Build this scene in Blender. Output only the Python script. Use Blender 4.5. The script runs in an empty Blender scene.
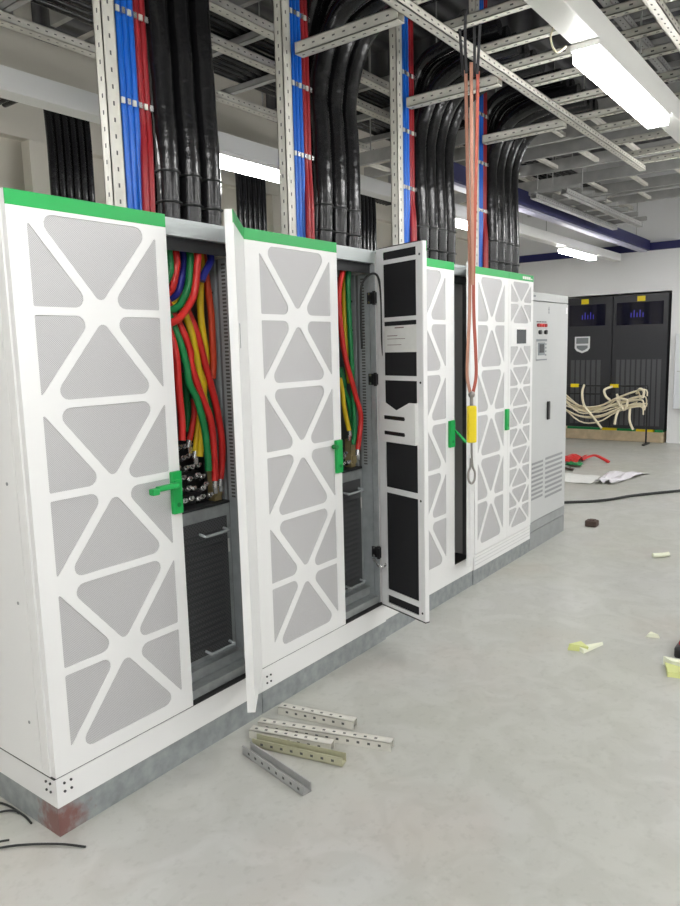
import bpy, bmesh, math, random
from mathutils import Vector, Matrix
random.seed(7)
C = bpy.context.scene.collection
PI = math.pi

# ------------------------------------------------------------------ materials
def mat(name, col, rough=.5, metal=0., spec=.5, bump=0., bscale=40., var=0., vscale=6., emit=None, estr=0., coat=0.):
    m = bpy.data.materials.new(name); m.use_nodes = True
    nt = m.node_tree; b = nt.nodes['Principled BSDF']
    c = tuple(col) + (1,)
    b.inputs['Base Color'].default_value = c
    b.inputs['Roughness'].default_value = rough
    b.inputs['Metallic'].default_value = metal
    b.inputs['Specular IOR Level'].default_value = spec
    b.inputs['Coat Weight'].default_value = coat
    if emit:
        b.inputs['Emission Color'].default_value = tuple(emit) + (1,)
        b.inputs['Emission Strength'].default_value = estr
    tc = nt.nodes.new('ShaderNodeTexCoord')
    if var:
        n = nt.nodes.new('ShaderNodeTexNoise'); n.inputs['Scale'].default_value = vscale; n.inputs['Detail'].default_value = 6
        nt.links.new(tc.outputs['Object'], n.inputs['Vector'])
        r = nt.nodes.new('ShaderNodeMapRange'); r.inputs[1].default_value = .3; r.inputs[2].default_value = .7
        r.inputs[3].default_value = 1 - var; r.inputs[4].default_value = 1 + var
        nt.links.new(n.outputs['Fac'], r.inputs[0])
        mx = nt.nodes.new('ShaderNodeMix'); mx.data_type = 'RGBA'; mx.blend_type = 'MULTIPLY'; mx.inputs[0].default_value = 1
        mx.inputs[6].default_value = c
        nt.links.new(r.outputs[0], mx.inputs[7]); nt.links.new(mx.outputs[2], b.inputs['Base Color'])
    if bump:
        n = nt.nodes.new('ShaderNodeTexNoise'); n.inputs['Scale'].default_value = bscale; n.inputs['Detail'].default_value = 4
        nt.links.new(tc.outputs['Object'], n.inputs['Vector'])
        bp = nt.nodes.new('ShaderNodeBump'); bp.inputs['Strength'].default_value = bump; bp.inputs['Distance'].default_value = .01
        nt.links.new(n.outputs['Fac'], bp.inputs['Height']); nt.links.new(bp.outputs[0], b.inputs['Normal'])
    return m

M = dict(
    white=mat('white_powder_coat', (.83, .83, .82), .38, var=.015, vscale=3),
    inner=mat('white_inner_paint', (.83, .83, .83), .4),
    green=mat('green_plastic', (.006, .37, .075), .4),
    gdark=mat('dark_green_plastic', (.004, .2, .04), .4),
    galv=mat('galvanised_steel', (.36, .38, .38), .42, .35, var=.15, vscale=25),
    post=mat('galvanised_post', (.40, .43, .44), .45, .3, var=.1, vscale=20),
    header=mat('zinc_header', (.50, .54, .54), .5, .1),
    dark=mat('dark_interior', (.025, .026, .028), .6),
    interior=mat('grey_interior', (.16, .165, .17), .5, .2),
    black=mat('black_plastic', (.012, .012, .013), .35),
    mat_blk=mat('black_filter_foam', (.010, .010, .012), .85, bump=.4, bscale=300),
    cable_blk=mat('black_cable_sheath', (.010, .010, .011), .20, bump=.35, bscale=22, spec=.4),
    thin_blk=mat('black_rubber', (.015, .017, .016), .45),
    red=mat('red_insulation', (.62, .022, .018), .36),
    dred=mat('dull_red_insulation', (.33, .012, .018), .4),
    orange=mat('orange_red_insulation', (.55, .05, .012), .4),
    yellow=mat('yellow_insulation', (.72, .50, .012), .4),
    cgreen=mat('green_insulation', (.008, .22, .06), .4),
    blue=mat('blue_insulation', (.004, .125, .58), .33),
    dblue=mat('deep_blue_insulation', (.02, .025, .30), .36),
    chrome=mat('tinned_copper', (.74, .74, .73), .25, .8),
    brass=mat('pale_insulator', (.36, .29, .14), .5),
    strut=mat('strut_steel', (.66, .645, .58), .5, .05, var=.1, vscale=12),
    strutdk=mat('strut_steel_grey', (.42, .42, .41), .5, .1, var=.1, vscale=12),
    olive=mat('olive_steel', (.44, .43, .30), .5, .1, var=.1, vscale=12),
    hole=mat('punched_hole', (.10, .10, .095), .8),
    grey=mat('grey_powder_coat', (.54, .55, .545), .42, var=.02, vscale=3),
    greydk=mat('grey_plinth', (.33, .345, .345), .45, .1, var=.08, vscale=12),
    vent=mat('vent_slot', (.30, .305, .31), .7),
    rack=mat('charcoal_steel', (.030, .031, .036), .42),
    rackslat=mat('charcoal_slat', (.085, .088, .095), .4),
    louvre=mat('dark_louvre', (.045, .047, .05), .5),
    rackgl=mat('tinted_glass', (.004, .004, .015), .06),
    led=mat('blue_led', (.02, .02, .2), .4, emit=(.10, .07, .75), estr=.2),
    sticker=mat('yellow_sticker', (.80, .62, .01), .5),
    badge=mat('silver_badge', (.80, .81, .82), .4),
    badgedk=mat('badge_print', (.22, .24, .25), .5),
    wood=mat('pale_timber', (.56, .45, .30), .7, var=.15, vscale=8),
    paper=mat('paper', (.78, .78, .75), .7, var=.03, vscale=30),
    plast=mat('white_plastic_sheet', (.75, .73, .76), .35),
    ink=mat('printed_ink', (.30, .22, .22), .7),
    cream=mat('cream_cable', (.84, .76, .57), .5),
    foamy=mat('yellow_green_foam', (.66, .70, .28), .6),
    foamw=mat('pale_foam', (.82, .84, .66), .6),
    brown=mat('brown_block', (.075, .045, .035), .6, var=.3, vscale=60),
    sling=mat('red_webbing', (.46, .11, .075), .8, bump=.5, bscale=250),
    sheath=mat('yellow_sheath', (.85, .66, .008), .5),
    slingp=mat('faded_webbing', (.52, .26, .18), .8, bump=.5, bscale=250),
    slingbk=mat('black_webbing', (.035, .035, .038), .7),
    steel=mat('worn_steel', (.34, .32, .30), .35, .8),
    trunk=mat('white_trunking', (.86, .86, .83), .4),
    beamblue=mat('dark_blue_paint', (.012, .014, .10), .5),
    beamlil=mat('pale_lilac_paint', (.50, .50, .62), .5),
    wallw=mat('white_wall_paint', (.82, .825, .83), .6, bump=.05, bscale=60),
    wallpanel=mat('pale_wall_cabinet', (.72, .75, .78), .5),
    wallb=mat('beige_wall_paint', (.66, .63, .55), .6, bump=.05, bscale=60),
    screen=mat('dark_screen', (.05, .055, .06), .25),
    clear=mat('clear_handle', (.62, .66, .67), .15, .4),
    lampw=mat('lamp_diffuser', (.9, .9, .9), .5, emit=(1., .995, .985), estr=22.),
    filt=mat('black_gap_and_gasket', (.02, .02, .02), .6),  # also the painted dark of the seam and sill gaps
)

def perf_mat(name, light, hole, pitch, rad):
    """punched sheet: rows of round holes in the plane of the door"""
    m = bpy.data.materials.new(name); m.use_nodes = True
    nt = m.node_tree; b = nt.nodes['Principled BSDF']; L = nt.links.new
    tc = nt.nodes.new('ShaderNodeTexCoord'); sp = nt.nodes.new('ShaderNodeSeparateXYZ'); L(tc.outputs['Object'], sp.inputs[0])
    def mth(op, a, v=None, v2=None):
        n = nt.nodes.new('ShaderNodeMath'); n.operation = op
        for i, q in enumerate((a, v, v2)):
            if q is None: continue
            if isinstance(q, (int, float)): n.inputs[i].default_value = q
            else: L(q, n.inputs[i])
        return n.outputs[0]
    x = mth('DIVIDE', sp.outputs['X'], pitch); z = mth('DIVIDE', sp.outputs['Z'], pitch)
    u = mth('ADD', x, z); v = mth('SUBTRACT', x, z)
    fu = mth('SUBTRACT', mth('FRACT', u), .5); fv = mth('SUBTRACT', mth('FRACT', v), .5)
    d = mth('SQRT', mth('ADD', mth('MULTIPLY', fu, fu), mth('MULTIPLY', fv, fv)))
    r = nt.nodes.new('ShaderNodeMapRange'); r.inputs[1].default_value = rad - .06; r.inputs[2].default_value = rad + .06; L(d, r.inputs[0])
    mx = nt.nodes.new('ShaderNodeMix'); mx.data_type = 'RGBA'; L(r.outputs[0], mx.inputs[0])
    mx.inputs[6].default_value = tuple(hole) + (1,); mx.inputs[7].default_value = tuple(light) + (1,)
    L(mx.outputs[2], b.inputs['Base Color']); b.inputs['Roughness'].default_value = .45
    return m
M['perf'] = perf_mat('perforated_grey_sheet', (.58, .575, .58), (.31, .305, .31), .0066, .32)
M['perfdk'] = perf_mat('perforated_dark_sheet', (.075, .077, .08), (.03, .03, .03), .016, .3)

def plinth_mat():
    m = bpy.data.materials.new('zinc_plinth_rust'); m.use_nodes = True
    nt = m.node_tree; b = nt.nodes['Principled BSDF']; L = nt.links.new
    tc = nt.nodes.new('ShaderNodeTexCoord'); g = nt.nodes.new('ShaderNodeNewGeometry')
    n = nt.nodes.new('ShaderNodeTexNoise'); n.inputs['Scale'].default_value = 22; n.inputs['Detail'].default_value = 7
    L(tc.outputs['Object'], n.inputs['Vector'])
    cr = nt.nodes.new('ShaderNodeValToRGB'); L(n.outputs['Fac'], cr.inputs[0])
    cr.color_ramp.elements[0].position = .3; cr.color_ramp.elements[0].color = (.25, .27, .275, 1)
    cr.color_ramp.elements[1].position = .7; cr.color_ramp.elements[1].color = (.36, .385, .385, 1)
    dist = nt.nodes.new('ShaderNodeVectorMath'); dist.operation = 'DISTANCE'; L(g.outputs['Position'], dist.inputs[0]); dist.inputs[1].default_value = (.005, .0, .03)
    n2 = nt.nodes.new('ShaderNodeTexNoise'); n2.inputs['Scale'].default_value = 38; n2.inputs['Detail'].default_value = 4; L(tc.outputs['Object'], n2.inputs['Vector'])
    ad = nt.nodes.new('ShaderNodeMath'); ad.operation = 'MULTIPLY_ADD'; L(n2.outputs['Fac'], ad.inputs[0]); ad.inputs[1].default_value = .16; L(dist.outputs['Value'], ad.inputs[2])
    r = nt.nodes.new('ShaderNodeMapRange'); r.inputs[1].default_value = .125; r.inputs[2].default_value = .20; r.inputs[3].default_value = .85; r.inputs[4].default_value = 0; L(ad.outputs[0], r.inputs[0])
    mx = nt.nodes.new('ShaderNodeMix'); mx.data_type = 'RGBA'; L(r.outputs[0], mx.inputs[0]); L(cr.outputs[0], mx.inputs[6]); mx.inputs[7].default_value = (.22, .075, .06, 1)
    L(mx.outputs[2], b.inputs['Base Color']); b.inputs['Roughness'].default_value = .45; b.inputs['Metallic'].default_value = .2
    return m
M['plinth'] = plinth_mat()

def floor_mat():
    m = bpy.data.materials.new('grey_epoxy_floor'); m.use_nodes = True
    nt = m.node_tree; b = nt.nodes['Principled BSDF']; L = nt.links.new
    tc = nt.nodes.new('ShaderNodeTexCoord')
    def noise(s, d=5, dist=0.):
        n = nt.nodes.new('ShaderNodeTexNoise'); n.inputs['Scale'].default_value = s; n.inputs['Detail'].default_value = d; n.inputs['Distortion'].default_value = dist
        L(tc.outputs['Object'], n.inputs['Vector']); return n.outputs['Fac']
    def ramp(f, a, c0, bb, c1):
        r = nt.nodes.new('ShaderNodeValToRGB'); L(f, r.inputs[0])
        r.color_ramp.elements[0].position = a; r.color_ramp.elements[0].color = c0 + (1,)
        r.color_ramp.elements[1].position = bb; r.color_ramp.elements[1].color = c1 + (1,); return r.outputs[0]
    def mix(f, a, c, bt='MIX'):
        x = nt.nodes.new('ShaderNodeMix'); x.data_type = 'RGBA'; x.blend_type = bt
        if isinstance(f, float): x.inputs[0].default_value = f
        else: L(f, x.inputs[0])
        L(a, x.inputs[6]); L(c, x.inputs[7]); return x.outputs[2]
    base = ramp(noise(.7, 6), .35, (.485, .487, .435), .65, (.505, .505, .482))
    pink = ramp(noise(1.1, 4), .52, (1., 1., 1.), .72, (1.0, .94, .915))
    streak = ramp(noise(5., 8, 1.2), .42, (.93, .93, .92), .6, (1.02, 1.02, 1.02))
    speck = ramp(noise(34, 4), .30, (.86, .86, .85), .44, (1., 1., 1.))
    c = mix(1., base, pink, 'MULTIPLY'); c = mix(1., c, streak, 'MULTIPLY'); c = mix(.55, c, speck, 'MULTIPLY')
    L(c, b.inputs['Base Color'])
    r = nt.nodes.new('ShaderNodeMapRange'); r.inputs[3].default_value = .30; r.inputs[4].default_value = .5; L(noise(3., 6), r.inputs[0]); L(r.outputs[0], b.inputs['Roughness'])
    return m
M['floor'] = floor_mat()

def deck_mat():
    m = bpy.data.materials.new('dark_ribbed_deck'); m.use_nodes = True
    nt = m.node_tree; b = nt.nodes['Principled BSDF']; L = nt.links.new
    tc = nt.nodes.new('ShaderNodeTexCoord')
    w = nt.nodes.new('ShaderNodeTexWave'); w.bands_direction = 'Y'; w.inputs['Scale'].default_value = 1.6; w.inputs['Distortion'].default_value = 0
    L(tc.outputs['Object'], w.inputs['Vector'])
    r = nt.nodes.new('ShaderNodeValToRGB'); L(w.outputs['Fac'], r.inputs[0])
    r.color_ramp.elements[0].color = (.07, .07, .075, 1); r.color_ramp.elements[1].color = (.13, .13, .135, 1)
    L(r.outputs[0], b.inputs['Base Color']); b.inputs['Roughness'].default_value = .7
    bp = nt.nodes.new('ShaderNodeBump'); bp.inputs['Distance'].default_value = .05; L(w.outputs['Fac'], bp.inputs['Height']); L(bp.outputs[0], b.inputs['Normal'])
    return m
M['deck'] = deck_mat()

# ------------------------------------------------------------------ mesh building
class MB:
    def __init__(self): self.bm = bmesh.new(); self.mi = 0
    def _add(self, vs, fs, smooth=False):
        v = [self.bm.verts.new(p) for p in vs]
        for f in fs:
            try:
                q = self.bm.faces.new([v[i] for i in f]); q.smooth = smooth; q.material_index = self.mi
            except ValueError: pass
        return self
    def hexa(self, p): return self._add(p, [(3, 2, 1, 0), (4, 5, 6, 7), (0, 1, 5, 4), (1, 2, 6, 5), (2, 3, 7, 6), (3, 0, 4, 7)])
    def box(self, x0, x1, y0, y1, z0, z1, T=None, bev=0.):
        if bev:
            t = bmesh.new(); bmesh.ops.create_cube(t, size=1.)
            for v in t.verts: v.co = Vector(((x0 + x1) / 2 + v.co.x * (x1 - x0), (y0 + y1) / 2 + v.co.y * (y1 - y0), (z0 + z1) / 2 + v.co.z * (z1 - z0)))
            bmesh.ops.bevel(t, geom=t.edges[:], offset=bev, segments=2, affect='EDGES', profile=.5)
            t.verts.index_update()
            vs = [v.co.copy() for v in t.verts]; fs = [[v.index for v in f.verts] for f in t.faces]; t.free()
            if T: vs = [T(*v) for v in vs]
            return self._add(vs, fs)
        p = [(x0, y0, z0), (x1, y0, z0), (x1, y1, z0), (x0, y1, z0), (x0, y0, z1), (x1, y0, z1), (x1, y1, z1), (x0, y1, z1)]
        if T: p = [T(*q) for q in p]
        return self.hexa(p)
    def tube(self, pts, r, n=10, sub=4, flat=None):
        pts = [Vector(p) for p in pts]
        if sub > 1 and len(pts) > 2: pts = crom(pts, sub)
        up = None; rings = []
        for i, p in enumerate(pts):
            t = (pts[min(i + 1, len(pts) - 1)] - pts[max(i - 1, 0)])
            if t.length < 1e-9: t = Vector((0, 0, 1))
            t.normalize()
            if up is None:
                up = Vector((0, 0, 1)) if abs(t.z) < .9 else Vector((1, 0, 0))
            a = (up - t * up.dot(t))
            if a.length < 1e-6: a = t.orthogonal()
            a.normalize(); up = a; bb = t.cross(a)
            rr = r(i / (len(pts) - 1)) if callable(r) else r
            fl = flat or 1.
            rings.append([p + a * rr * fl * math.cos(2 * PI * k / n) + bb * rr * math.sin(2 * PI * k / n) for k in range(n)])
        vs = [v for g in rings for v in g]; fs = []
        for i in range(len(rings) - 1):
            for k in range(n): fs.append((i * n + k, i * n + (k + 1) % n, (i + 1) * n + (k + 1) % n, (i + 1) * n + k))
        self._add(vs, fs, True)
        m = len(rings) - 1
        self._add([tuple(v) for v in rings[0]], [tuple(reversed(range(n)))]); self._add([tuple(v) for v in rings[m]], [tuple(range(n))])
        return self
    def cyl(self, p0, p1, r, n=12): return self.tube([p0, p1], r, n, 1)
    def ball(self, c, r, n=8):
        t = bmesh.new(); bmesh.ops.create_uvsphere(t, u_segments=n, v_segments=max(4, n // 2), radius=r)
        t.verts.index_update()
        self._add([v.co + Vector(c) for v in t.verts], [[v.index for v in f.verts] for f in t.faces], True); t.free(); return self
    def prism(self, poly, f, d0, d1):
        """poly of (u, w), f(u, d, w) -> point"""
        n = len(poly)
        vs = [f(u, d0, w) for u, w in poly] + [f(u, d1, w) for u, w in poly]
        return self._add(vs, [tuple(range(n)), tuple(reversed(range(n, 2 * n)))] + [(i, i + n, (i + 1) % n + n, (i + 1) % n) for i in range(n)])
    def build(self, name, m, parent=None, base=None):
        bm = self.bm
        bmesh.ops.recalc_face_normals(bm, faces=bm.faces[:])
        if base is None:
            if parent is not None: base = BASE[parent.name]
            else:
                xs = [v.co for v in bm.verts]
                base = Vector(((min(v.x for v in xs) + max(v.x for v in xs)) / 2, (min(v.y for v in xs) + max(v.y for v in xs)) / 2, min(v.z for v in xs)))
        base = Vector(base)
        for v in bm.verts: v.co -= base
        me = bpy.data.meshes.new(name); bm.to_mesh(me); bm.free()
        for q in (m if isinstance(m, (list, tuple)) else [m]): me.materials.append(M[q])
        o = bpy.data.objects.new(name, me); C.objects.link(o)
        if parent is not None: o.parent = parent
        else: o.location = base
        BASE[o.name] = base
        return o
BASE = {}
def crom(p, s):
    out = []; n = len(p)
    for i in range(n - 1):
        a, b, c, d = p[max(i - 1, 0)], p[i], p[i + 1], p[min(i + 2, n - 1)]
        for k in range(s):
            t = k / s
            out.append(.5 * ((2 * b) + (-a + c) * t + (2 * a - 5 * b + 4 * c - d) * t * t + (-a + 3 * b - 3 * c + d) * t ** 3))
    out.append(p[-1]); return out
def tag(o, label, cat, group=None, kind=None):
    o['label'] = label; o['category'] = cat
    if group: o['group'] = group
    if kind: o['kind'] = kind
    return o
def thing(name, loc, label, cat, group=None):
    o = bpy.data.objects.new(name, None); C.objects.link(o); o.location = loc; o.empty_display_size = .1
    BASE[o.name] = Vector(loc); return tag(o, label, cat, group)
def struct(o, label=None):
    o['kind'] = 'structure'
    if label: o['label'] = label
    return o
def smoothed(o):
    for p in o.data.polygons: p.use_smooth = True
    return o

# ------------------------------------------------------------------ the room
XF, XN, YB, YF, ZC = 10.9, -8.5, 3.6, -6.5, 4.5
f = MB(); f.box(XN, 11.6, YF, YB, -.1, 0); struct(f.build('floor', 'floor'))
c = MB(); c.box(XN, 11.6, YF, YB, ZC, ZC + .1); struct(c.build('ceiling', 'deck'))
w = MB(); w.box(XN, 11.6, YB, YB + .1, 0, ZC); w.box(XN, 11.0, YB - .10, YB, 3.34, 3.43)
struct(w.build('wall_back', 'wallb'))
w = MB(); w.box(XN, 11.6, YF - .1, YF, 0, ZC); struct(w.build('wall_front', 'wallw'))
w = MB(); w.box(XN - .1, XN, YF, YB, 0, ZC); struct(w.build('wall_near', 'wallw'))
w = MB()   # far wall with the niche that takes the battery racks
w.box(XF, 11.6, YF, .53, 0, ZC); w.box(XF, 11.6, .53, YB, 2.36, ZC); w.box(XF, 11.6, 2.9, YB, 0, 2.36); w.box(11.55, 11.6, .53, 2.9, 0, 2.36)
struct(w.build('wall_far', 'wallw'))
w = MB(); w.box(XF - .05, XF - .002, YF, YB, 2.985, 3.10); struct(w.build('trim_1', 'beamblue'), 'dark blue band along the top of the far white wall')
for i, x in enumerate((2.15, 5.0, 7.85)):
    w = MB(); w.box(x, x + .34, YB - .22, YB - .105, 0, 3.3); struct(w.build('column_%d' % (i + 1), 'wallb'))
# ceiling joists above the tray work
for i, x in enumerate((-6.0, -3.2, -.4, 2.4, 5.2, 8.0)):
    w = MB(); w.box(x, x + .22, YF, YB, 4.18, ZC); struct(w.build('beam_%d' % (i + 1), 'deck'))
CABLES_A = [
 ('red', 'red cable looping from the roof to the left across the first opening', [(0.819, 0.05, 1.981), (0.815, 0.05, 1.951), (0.793, 0.05, 1.84), (0.753, 0.05, 1.779), (0.703, 0.05, 1.734), (0.656, 0.05, 1.715)]),
 ('green', 'green cable curving left just behind the red loop in the first opening', [(0.81, 0.084, 1.98), (0.807, 0.084, 1.953), (0.793, 0.084, 1.866), (0.753, 0.084, 1.802), (0.716, 0.084, 1.774), (0.673, 0.084, 1.764)]),
 ('yellow', 'yellow cable tucked behind the curved green cable in the first opening', [(0.855, 0.118, 1.969), (0.85, 0.118, 1.938), (0.835, 0.118, 1.858), (0.775, 0.118, 1.807), (0.718, 0.118, 1.782)]),
 ('blue', 'blue cable bending left between red and green at the first opening top', [(0.819, 0.13, 1.964), (0.811, 0.13, 1.936), (0.78, 0.13, 1.85), (0.747, 0.13, 1.819), (0.706, 0.13, 1.794)]),
 ('red', 'short red cable bending left beside the first cabinet door edge', [(0.743, 0.088, 1.957), (0.737, 0.088, 1.922), (0.714, 0.088, 1.856), (0.673, 0.088, 1.819)]),
 ('green', 'green cable end showing at the upper left corner of the first opening', [(0.708, 0.085, 1.937), (0.702, 0.085, 1.908), (0.679, 0.085, 1.871)]),
 ('blue', 'short blue cable hooked at the upper right of the first opening', [(0.921, 0.085, 1.977), (0.909, 0.085, 1.955), (0.879, 0.085, 1.916), (0.865, 0.085, 1.888)]),
 ('orange', 'orange-red cable hanging down under the short blue cable at right', [(0.923, 0.126, 1.944), (0.93, 0.126, 1.901), (0.94, 0.126, 1.82), (0.946, 0.126, 1.751), (0.946, 0.126, 1.661), (0.944, 0.126, 1.558), (0.935, 0.126, 1.493)]),
 ('yellow', 'long yellow cable hanging down the middle of the first opening', [(0.905, 0.126, 1.955), (0.89, 0.126, 1.831), (0.889, 0.126, 1.724), (0.905, 0.126, 1.585), (0.886, 0.126, 1.476), (0.858, 0.126, 1.265), (0.841, 0.126, 1.173)]),
 ('red', 'red cable sweeping down right to the lowest lug in the first opening', [(0.73, 0.07, 1.711), (0.74, 0.07, 1.684), (0.77, 0.07, 1.612), (0.774, 0.07, 1.55), (0.817, 0.07, 1.431), (0.862, 0.07, 1.319), (0.87, 0.07, 1.163), (0.867, 0.07, 1.072)]),
 ('yellow', 'orange-yellow cable slanting down right from behind the red loop', [(0.799, 0.104, 1.756), (0.81, 0.104, 1.692), (0.833, 0.104, 1.58), (0.84, 0.104, 1.536), (0.851, 0.104, 1.478), (0.868, 0.104, 1.382)]),
 ('red', 'red cable bowing furthest right down to the terminals', [(0.815, 0.104, 1.759), (0.837, 0.104, 1.692), (0.871, 0.104, 1.579), (0.9, 0.104, 1.482), (0.928, 0.104, 1.377), (0.949, 0.104, 1.25), (0.946, 0.104, 1.15), (0.93, 0.104, 1.066)]),
 ('green', 'long green cable sweeping down right across the first opening', [(0.7, 0.062, 1.708), (0.711, 0.062, 1.654), (0.74, 0.062, 1.558), (0.75, 0.062, 1.484), (0.784, 0.062, 1.42), (0.815, 0.062, 1.311), (0.827, 0.062, 1.195), (0.827, 0.062, 1.121)]),
 ('red', 'dark red cable hanging straight beside the first cabinet door edge', [(0.684, 0.062, 1.696), (0.689, 0.062, 1.607), (0.694, 0.062, 1.469), (0.701, 0.062, 1.335), (0.696, 0.062, 1.262)]),
 ('red', 'short crimson cable end behind the yellow ones above the lugs', [(0.844, 0.15, 1.414), (0.845, 0.15, 1.356), (0.826, 0.15, 1.287), (0.81, 0.15, 1.244)]),
 ('yellow', 'shorter yellow cable ending at the left yellow lug', [(0.875, 0.15, 1.36), (0.862, 0.15, 1.297), (0.847, 0.15, 1.233), (0.839, 0.15, 1.195)]),
 ('green', 'green cable behind the two right red cables of the first opening', [(0.892, 0.15, 1.534), (0.903, 0.15, 1.469), (0.927, 0.15, 1.376), (0.936, 0.15, 1.309)]),
 ('green', 'dark green cable deep inside behind the long green one', [(0.841, 0.19, 1.523), (0.843, 0.19, 1.381), (0.839, 0.19, 1.277)]),
]
CABLES_B = [
 ('red', 'long red cable bowing down right to the lug in the second opening', [(1.77, 0.05, 1.983), (1.752, 0.05, 1.937), (1.736, 0.05, 1.861), (1.743, 0.05, 1.725), (1.776, 0.05, 1.564), (1.843, 0.05, 1.404), (1.86, 0.05, 1.358), (1.903, 0.05, 1.244), (1.869, 0.05, 1.077)]),
 ('green', 'green cable hanging beside the red one in the second opening', [(1.867, 0.08, 2.0), (1.856, 0.08, 1.945), (1.859, 0.08, 1.79), (1.87, 0.08, 1.562), (1.875, 0.08, 1.41), (1.885, 0.08, 1.202), (1.875, 0.08, 1.1)]),
 ('yellow', 'long yellow cable between red and green in the second opening', [(1.867, 0.11, 1.948), (1.861, 0.11, 1.854), (1.86, 0.11, 1.713), (1.869, 0.11, 1.538), (1.892, 0.11, 1.425)]),
 ('green', 'green cable crossing behind the bow of the red one, second opening', [(1.812, 0.108, 1.508), (1.841, 0.108, 1.411), (1.83, 0.108, 1.401), (1.888, 0.108, 1.295), (1.897, 0.108, 1.156)]),
 ('yellow', 'short yellow cable ending in a silver lug, second opening', [(1.763, 0.078, 1.455), (1.78, 0.078, 1.396), (1.797, 0.078, 1.295), (1.832, 0.078, 1.182)]),
]
# ------------------------------------------------------------------ power cabinets
H = 2.1
def tri_round(P, d, rads, n=5):
    """inset triangle P by d[i] on edge i (P[i]->P[i+1]) and round its corners"""
    P = [Vector((p[0], p[1])) for p in P]
    area = sum(P[i].x * P[(i + 1) % 3].y - P[(i + 1) % 3].x * P[i].y for i in range(3))
    if area < 0: P = [P[0], P[2], P[1]]; d = [d[2], d[1], d[0]]; rads = [rads[0], rads[2], rads[1]]
    ln = []
    for i in range(3):
        e = (P[(i + 1) % 3] - P[i]).normalized(); nrm = Vector((-e.y, e.x)); ln.append((P[i] + nrm * d[i], e))
    Q = []
    for i in range(3):
        (a, e), (b, g) = ln[i - 1], ln[i]
        cr = e.x * g.y - e.y * g.x; t = ((b.x - a.x) * g.y - (b.y - a.y) * g.x) / cr; Q.append(a + e * t)
    out = []
    for i in range(3):
        p, a, b = Q[i], (Q[i - 1] - Q[i]), (Q[(i + 1) % 3] - Q[i])
        la, lb = a.length, b.length; a.normalize(); b.normalize()
        th = a.angle(b); t = min(rads[i] / math.tan(th / 2), .45 * la, .45 * lb); r = t * math.tan(th / 2)
        bis = (a + b).normalized(); cen = p + bis * (r / math.sin(th / 2))
        s0 = p + a * t - cen; s1 = p + b * t - cen
        a0 = math.atan2(s0.y, s0.x); da = math.atan2(s1.y, s1.x) - a0
        while da > PI: da -= 2 * PI
        while da < -PI: da += 2 * PI
        for k in range(n + 1): q = a0 + da * k / n; out.append((cen.x + r * math.cos(q), cen.y + r * math.sin(q)))
    return out
def lattice(ul, ur, zb, zt, rows, bar, skip=()):
    """the outlines of the triangular mesh windows of a door"""
    uc = (ul + ur) / 2; h = (zt - zb) / rows; hb = bar * .44; dg = bar * .56; R = .030 if bar > .02 else .014; loops = []
    for k in range(rows):
        if k in skip: continue
        a, b = zt - k * h, zt - (k + 1) * h
        et = 0 if k == 0 else hb; eb = 0 if k == rows - 1 else hb
        if k % 2 == 0:   # middle panel wide at its top
            loops.append(tri_round([(ul, a), (ur, a), (uc, b)], [et, dg, dg], [R, R, R * .8]))
            loops.append(tri_round([(ul, a), (ul, b), (uc, b)], [0, eb, dg], [.004, .006, R]))
            loops.append(tri_round([(ur, a), (ur, b), (uc, b)], [0, eb, dg], [.004, .006, R]))
        else:
            loops.append(tri_round([(uc, a), (ul, b), (ur, b)], [dg, eb, dg], [R * .8, R, R]))
            loops.append(tri_round([(ul, a), (uc, a), (ul, b)], [et, dg, 0], [.006, R, .004]))
            loops.append(tri_round([(ur, a), (uc, a), (ur, b)], [et, dg, 0], [.006, R, .004]))
    return loops
def sheet(mb, outer, holes, T, d0, d1):
    """flat sheet with holes, filled by the curve tessellator, then mapped by T(u, depth, z)"""
    cu = bpy.data.curves.new('tmp', 'CURVE'); cu.dimensions = '2D'; cu.fill_mode = 'BOTH'; cu.extrude = .5
    for lp in [outer] + holes:
        s = cu.splines.new('POLY'); s.points.add(len(lp) - 1); s.use_cyclic_u = True
        for p, q in zip(s.points, lp): p.co = (q[0], q[1], 0, 1)
    o = bpy.data.objects.new('tmp', cu); me = bpy.data.meshes.new_from_object(o)
    vs = [T(v.co.x, d0 + (d1 - d0) * (v.co.z + .5), v.co.y) for v in me.vertices]
    mb._add(vs, [tuple(p.vertices) for p in me.polygons])
    bpy.data.objects.remove(o); bpy.data.curves.remove(cu); bpy.data.meshes.remove(me)

Z0, Z1, ZG = .213, H, 2.054
def leaf(root, T, w, pat, handle=None, inner=None, name='door', t=.024):
    """a door leaf: T(u, depth, z); depth 0 is its outer face"""
    mb = MB()
    ul, ur, rows, bar = pat[:4]; skip = pat[4] if len(pat) > 4 else ()
    lp = lattice(ul, ur, .268, 2.04, rows, bar, skip)
    sheet(mb, [(0, Z0), (w, Z0), (w, ZG), (0, ZG)], lp, T, 0, .003)
    for a, b, c, d in ((0, .02, Z0, Z1), (w - .02, w, Z0, Z1), (.02, w - .02, Z0, Z0 + .02), (.02, w - .02, Z1 - .02, Z1)): mb.box(a, b, .003, t, c, d, T)
    door = mb.build(name, 'white', root)
    g = MB(); g.box(0, w, -.0005, .003, ZG, Z1, T); g.build('green_strip', 'green', door)
    p = MB(); p.box(ul - .012, ur + .012, .0035, .006, .262, 2.05, T); p.build('mesh_panel', 'perf' if inner is None else 'mat_blk', door)
    if inner is None:
        b = MB(); b.box(.02, w - .02, .014, .018, Z0 + .02, Z1 - .02, T); b.build('back_plate', 'inner', door)
    return door
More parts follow.
